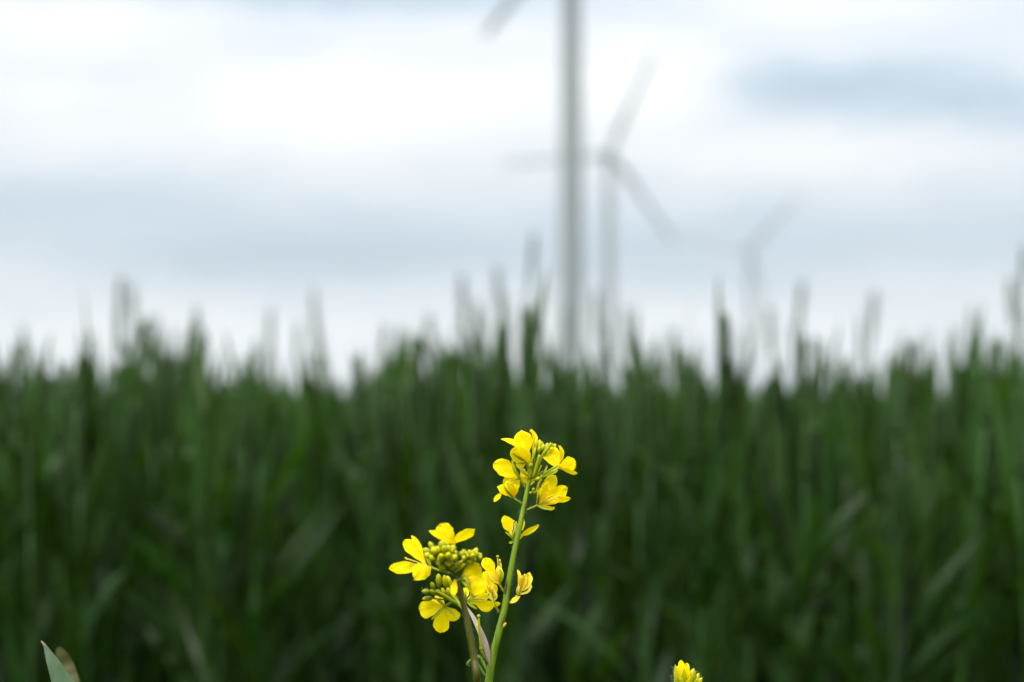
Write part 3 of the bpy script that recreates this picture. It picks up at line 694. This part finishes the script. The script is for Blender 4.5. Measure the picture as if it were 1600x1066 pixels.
# --- a lone grass shoot at the lower left with its pale blade tip in the picture
gb = pt((150, 1200)); shoot = empty('grass_shoot', Vector((gb.x + .02, gb.y + .01, 0)))
tag(shoot, 'pale blue-green pointed grass blade with a brown tip', 'grass')
S0 = shoot.location.copy()
obj('stalk', tube([(S0 + Vector((0, 0, -.01)), .0022), (S0 + Vector((0.002, 0, .3)), .0020), (S0 + Vector((0, 0, .56)), .0016)], 8, 6, .3, .6), M_WSTALK, shoot)
top = S0 + Vector((0, 0, .555))
def blade_world(P, W, fold=.18, t0=.2, t1=.9):
    V, F, T = [], [], []
    PP, WW = cr_path([(p, w) for p, w in zip(P, W)], 6)
    for i, p in enumerate(PP):
        ax = (PP[min(i + 1, len(PP) - 1)] - PP[max(i - 1, 0)]).normalized(); view = (CAMP - p).normalized(); n = (view - ax * view.dot(ax)).normalized(); s = ax.cross(n)
        for u in (-1, -.5, 0, .5, 1): V.append(p + s * (u * WW[i] * .5) + n * (fold * WW[i] * abs(u))); T.append(t0 + (t1 - t0) * i / (len(PP) - 1) + .12 * u)
    for i in range(len(PP) - 1):
        for k in range(4): q = i * 5 + k; F.append((q, q + 1, q + 6, q + 5))
    return V, F, T
lf = obj('leaf', blade_world([top, pt((140, 1150)), pt((112, 1094)), pt((97, 1066)), pt((85, 1040, -1)), pt((76, 1022, -1)), pt((70.5, 1009, -1))], [.004, .011, 41 * PX, 32 * PX, 21.5 * PX, 12 * PX, 5.0 * PX]), M_WEDGE, shoot)
obj('dry_tip', blade_world([pt((70.8, 1009.8, -1.2)), pt((67.5, 1005, -1.2)), pt((64, 1001.5, -1.2))], [5.2 * PX, 3.4 * PX, 1.6 * PX]), M_STRAW, lf)
obj('leaf', blade_world([top + Vector((.001, .006, -.05)), pt((126, 1160, 90)), pt((112, 1080, 150)), pt((104, 1045, 160)), pt((96, 1024, 160)), pt((91, 1012, 160))], [.004, .008, .0085, .0075, .0055, .002]), M_OLIVE, shoot)

# ------------------------------------------------------------------ wheat
def wheat_parts(seed, H, ear=True, awn=0.012, tall=False):
    """a wheat plant at the origin: list of (name, geo)"""
    r = random.Random(seed)
    parts = []
    lean = Vector((r.uniform(-.05, .05), r.uniform(-.05, .05), 0))
    def axis(z): return Vector((lean.x * (z / H) ** 2 * H, lean.y * (z / H) ** 2 * H, z))
    ear_l = (r.uniform(.11, .13) if tall else r.uniform(.07, .095)) if ear else 0
    ztop = H - ear_l if ear else H * .86
    parts.append(('stalk', tube([(axis(-.01), .0021), (axis(H * .4), .0020), (axis(H * .7), .0017), (axis(ztop), .0013)], 5, 2, .2, .8)))
    hs = [H * (k + r.uniform(-.03, .03)) for k in (.38, .50, .59, .66, .72, .79)]
    if tall: hs[5] = H - .30
    a0 = r.uniform(0, 6.28)
    for i, z in enumerate(hs):
        az_ = a0 + i * math.pi + r.uniform(-.6, .6)
        last = i == 5
        ln = r.uniform(.15, .20) * (.95 if ear else 1.1) if last else r.uniform(.09, .20); wd = r.uniform(.010, .017)
        ang = math.radians(r.uniform(2, 11) if last else r.uniform(4, 24)); droop = r.choice([.03, .08, .15]) if last else r.choice([.05, .12, .2, .35, .6])
        if tall and last: ln, wd, ang, droop = r.uniform(.2, .26), .013, .03, .05
        hd = Vector((math.cos(az_), math.sin(az_), 0)); sd = Vector((-hd.y, hd.x, 0)); tw = r.uniform(-3.2, 3.2)
        p = axis(z); V, F, T = [], [], []; n = 6
        for k in range(n + 1):
            t = k / n
            th = ang + droop * t * 1.3
            if k: p = p + (hd * math.sin(th) + Vector((0, 0, 1)) * math.cos(th)) * (ln / n)
            dirv = hd * math.sin(th) + Vector((0, 0, 1)) * math.cos(th)
            nrm = sd.cross(dirv)
            s = sd * math.cos(tw * t) + nrm * math.sin(tw * t); nn_ = dirv.cross(s)
            w = wd * max(.06, math.sin(math.pi * (.22 + .78 * t)) ** .7 if t < .999 else .05)
            V += [p - s * w * .5 + nn_ * w * .12, p, p + s * w * .5 + nn_ * w * .12]
            gl = r.uniform(-.08, .08); T += [gl + .33] * 3
        sh = r.uniform(-.45, .45)
        T = [x + sh for x in T]
        for k in range(n):
            q = k * 3; F += [(q, q + 1, q + 4, q + 3), (q + 1, q + 2, q + 5, q + 4)]
        parts.append(('leaf', (V, F, T)))
    if ear:
        V, F, T = [], [], []
        ns_ = 26 if tall else 18; fat = 1.05 if tall else 1.1; rot = r.uniform(0, 3.14); e1 = Vector((math.cos(rot), math.sin(rot), 0)); e2 = Vector((-e1.y, e1.x, 0))
        for k in range(ns_):
            t = k / (ns_ - 1); z = ztop + ear_l * .93 * t; c = axis(z)
            sgn = 1 if k % 2 else -1; sz = fat * (.75 + .35 * math.sin(math.pi * (.15 + .75 * t)))
            c = c + e1 * (sgn * .0030 * sz); up = (Vector((0, 0, 1)) + e1 * sgn * .35).normalized()
            L_, W_, D_ = .0165 * sz, .0042 * sz, .0050 * sz; o = len(V)
            out_ = e1 * sgn
            V += [c - up * L_ * .35, c + out_ * W_, c + e2 * D_, c - out_ * W_ * .6, c - e2 * D_, c + up * L_ * .75]
            F += [(o, o + 2, o + 1), (o, o + 3, o + 2), (o, o + 4, o + 3), (o, o + 1, o + 4), (o + 5, o + 1, o + 2), (o + 5, o + 2, o + 3), (o + 5, o + 3, o + 4), (o + 5, o + 4, o + 1)]
            T += [.2, .5, .5, .5, .5, .9]
            if awn > 0 and k > 3:
                al = awn * r.uniform(.5, 1.3); b_ = c + up * L_ * .7; tp = b_ + (up + out_ * .15 + e2 * r.uniform(-.25, .25)) * al; o = len(V)
                V += [b_ + e2 * .0005, b_ - e2 * .0005, tp]; F.append((o, o + 1, o + 2)); T += [.8] * 3
        parts.append(('ear', (V, F, T)))
    return parts
MATS = {'stalk': M_WSTALK, 'leaf': M_WLEAF, 'ear': M_WEAR}
PROTO = []
for i in range(12):
    ear = i % 12 not in (1, 4, 6, 9, 11)
    pr = wheat_parts(500 + i, 0.80, ear, 0.014)
    PROTO.append([(nm, g_, mesh_data('wheat_' + nm, g_[0], g_[1], MATS[nm], g_[2])) for nm, g_ in pr])
wr = random.Random(77)
FRONT = 2.65
def height_at(x, y):
    # uneven crop: gentle waves along the front
    u = x / y * FPX + 800           # the crop stands higher in clumps along the field edge
    b = sum(h * math.exp(-((u - c) / w) ** 2) for c, w, h in ((200, 110, .030), (330, 90, .014), (800, 140, .030), (520, 60, .010), (1080, 70, .012), (1530, 120, .028), (1290, 40, .012)))
    near = max(0, min(1, (4.7 - y) / 1.3))
    return 0.768 + near * (b + 0.022 + 0.006 * math.sin(x * 23 + y * 3)) + min(.085, wr.gauss(0, .014 + .025 * near))
def place_wheat(x, y, pi_, H, rz):
    root = empty('wheat_plant', (x, y, 0))
    root.scale = (1, 1, H / 0.80); root.rotation_euler = (wr.uniform(-.05, .05), wr.uniform(-.05, .05), rz)
    tag(root, 'green wheat plant with long upright leaves at the front edge of the field', 'wheat', 'wheat plants along the front of the field')
    for nm, g_, me in PROTO[pi_]:
        o = bpy.data.objects.new(nm, me); C.objects.link(o); o.parent = root
    return root
spots = []
while len(spots) < 300:            # tillers stand in tufts along the drilled rows
    y = FRONT + 0.75 * wr.random() ** 1.2
    half = 0.225 * y + .10
    x = wr.uniform(-half, half)
    for _ in range(wr.randint(3, 6)):
        if len(spots) < 300: spots.append((x + wr.gauss(0, .018), max(FRONT, y + wr.gauss(0, .02))))
for (x, y) in spots: place_wheat(x, y, wr.randrange(len(PROTO)), height_at(x, y), wr.uniform(0, 6.28))

# tall heads standing clear of the crop: (photo x, photo y of the tip, distance)
def rye(px, py, dist, seed):
    tip = at(px, py, dist); H = tip.z
    root = empty('rye_plant', (tip.x, tip.y, 0))
    tag(root, 'tall slender rye plant whose grey-green head rises above the wheat', 'rye', 'tall heads above the wheat')
    pr = wheat_parts(seed, H, True, 0.04, True)
    for nm, g_ in pr:
        o = bpy.data.objects.new(nm, mesh_data('rye_' + nm, g_[0], g_[1], MATS[nm], g_[2])); C.objects.link(o); o.parent = root
RYE = [(803, 366, 6.1), (727, 428, 5.9), (1222, 440, 5.9), (521, 456, 5.4), (1592, 384, 6.1), (178, 434, 5.9), (233, 440, 5.9), (1348, 456, 5.9), (985, 486, 5.5), (690, 488, 5.5), (415, 486, 5.7), (935, 452, 6.1), (1522, 484, 5.7), (1002, 482, 6.1),
       (60, 512, 5.5), (330, 506, 5.5), (290, 484, 6.1), (580, 506, 5.7), (860, 484, 5.9), (455, 504, 6.1), (1045, 514, 5.5), (1120, 519, 5.7), (1268, 504, 5.9), (1470, 512, 5.5), (640, 519, 5.7), (118, 519, 5.9), (745, 484, 6.1), (1400, 524, 5.9)]
for i, (px, py, d) in enumerate(RYE):
    rye(px, py, d, 900 + i)
    if py < 478: rye(px + wr.uniform(-9, 9), py + wr.uniform(38, 52), d - .15, 950 + i)

# the rest of the crop: beyond counting
flat = []
for pr in PROTO:
    V, F, T, Mi = [], [], [], []
    for nm, g_, me in pr:
        o = len(V); V += [tuple(v) for v in g_[0]]; T += g_[2]
        for f in g_[1]:
            F.append([i + o for i in f]); Mi.append({'stalk': 0, 'leaf': 1, 'ear': 2}[nm])
    flat.append((np.array(V, dtype=np.float32), np.array([i for f in F for i in f], dtype=np.int32), np.array([len(f) for f in F], dtype=np.int32), np.array(T, dtype=np.float32), np.array(Mi, dtype=np.int32)))
pos = []
def scatter(y0, y1, dens, margin, xmin=None):
    wmean = lambda y: 0.225 * y + margin
    area = (y1 - y0) * 2 * wmean((y0 + y1) / 2)
    for _ in range(int(area * dens)):
        y = wr.uniform(y0, y1); h = wmean(y); x = wr.uniform(-h, h)
        if xmin is not None and abs(x) < 0.225 * y + .10: continue
        pos.append((x, y))
scatter(FRONT, FRONT + .7, 380, .8, True)
scatter(FRONT + .4, 4.7, 270, .8)
scatter(4.7, 7.5, 150, 1.1)
def wings(y0, y1, dens, m0, m1):
    for _ in range(int((y1 - y0) * 2 * (m1 - m0) * dens)):
        y = wr.uniform(y0, y1); pos.append((wr.choice((-1, 1)) * (0.225 * y + wr.uniform(m0, m1)), y))
wings(FRONT, 4.7, 170, .8, 2.6)
wings(4.7, 7.5, 80, 1.1, 3.5)
scatter(7.5, 14, 45, 4.0)
scatter(14, 40, 7, 5.0)
VV, LI, LT, TT, MI, VA = [], [], [], [], [], []; off = 0
for (x, y) in pos:
    v, li, lt, t, mi = flat[wr.randrange(len(flat))]
    a = wr.uniform(0, 6.28); ca, sa = math.cos(a), math.sin(a); h = height_at(x, y) / 0.80; tx, ty = wr.uniform(-.05, .05), wr.uniform(-.05, .05)
    w = np.empty_like(v)
    w[:, 0] = v[:, 0] * ca - v[:, 1] * sa + x + tx * v[:, 2]; w[:, 1] = v[:, 0] * sa + v[:, 1] * ca + y + ty * v[:, 2]; w[:, 2] = v[:, 2] * h
    VV.append(w); LI.append(li + off); LT.append(lt); TT.append(t + np.float32(wr.uniform(-.2, .2))); MI.append(mi); off += len(v); VA.append(np.full(len(v), wr.uniform(-.45, .5), dtype=np.float32))
VV = np.concatenate(VV); LI = np.concatenate(LI); LT = np.concatenate(LT); TT = np.concatenate(TT); MI = np.concatenate(MI)
me = bpy.data.meshes.new('wheat_crop')
me.vertices.add(len(VV)); me.vertices.foreach_set('co', VV.ravel())
me.loops.add(len(LI)); me.loops.foreach_set('vertex_index', LI)
me.polygons.add(len(LT)); me.polygons.foreach_set('loop_start', np.concatenate([[0], np.cumsum(LT)[:-1]]).astype(np.int32)); me.polygons.foreach_set('material_index', MI)
for k in ('stalk', 'leaf', 'ear'): me.materials.append(MATS[k])
a_ = me.attributes.new('tint', 'FLOAT', 'POINT'); a_.data.foreach_set('value', TT)
a_ = me.attributes.new('vary', 'FLOAT', 'POINT'); a_.data.foreach_set('value', np.concatenate(VA))
me.update(calc_edges=True); me.validate()
crop = bpy.data.objects.new('wheat_crop', me); C.objects.link(crop)
tag(crop, 'dense green wheat crop filling the field behind the front plants', 'wheat', kind='stuff')


# ------------------------------------------------------------------ haze over the plain
hm, ht = new_mat('thin_air'); ho = ht.nodes.new('ShaderNodeOutputMaterial'); hv = ht.nodes.new('ShaderNodeVolumePrincipled')
hv.inputs['Color'].default_value = (0.86, 0.92, 1.0, 1); hv.inputs['Density'].default_value = 0.00011; hv.inputs['Anisotropy'].default_value = 0.2
ht.links.new(hv.outputs[0], ho.inputs['Volume'])
X, Z0, Z1 = 5100.0, -1.0, 160.0
V = [Vector((sx * X, sy * X, z)) for z in (Z0, Z1) for sy in (-1, 1) for sx in (-1, 1)]
hz = obj('haze', (V, [(0, 2, 3, 1), (4, 5, 7, 6), (0, 1, 5, 4), (2, 6, 7, 3), (0, 4, 6, 2), (1, 3, 7, 5)], [0] * 8), hm, None, False)
tag(hz, 'thin pale haze over the plain', 'haze', kind='stuff')
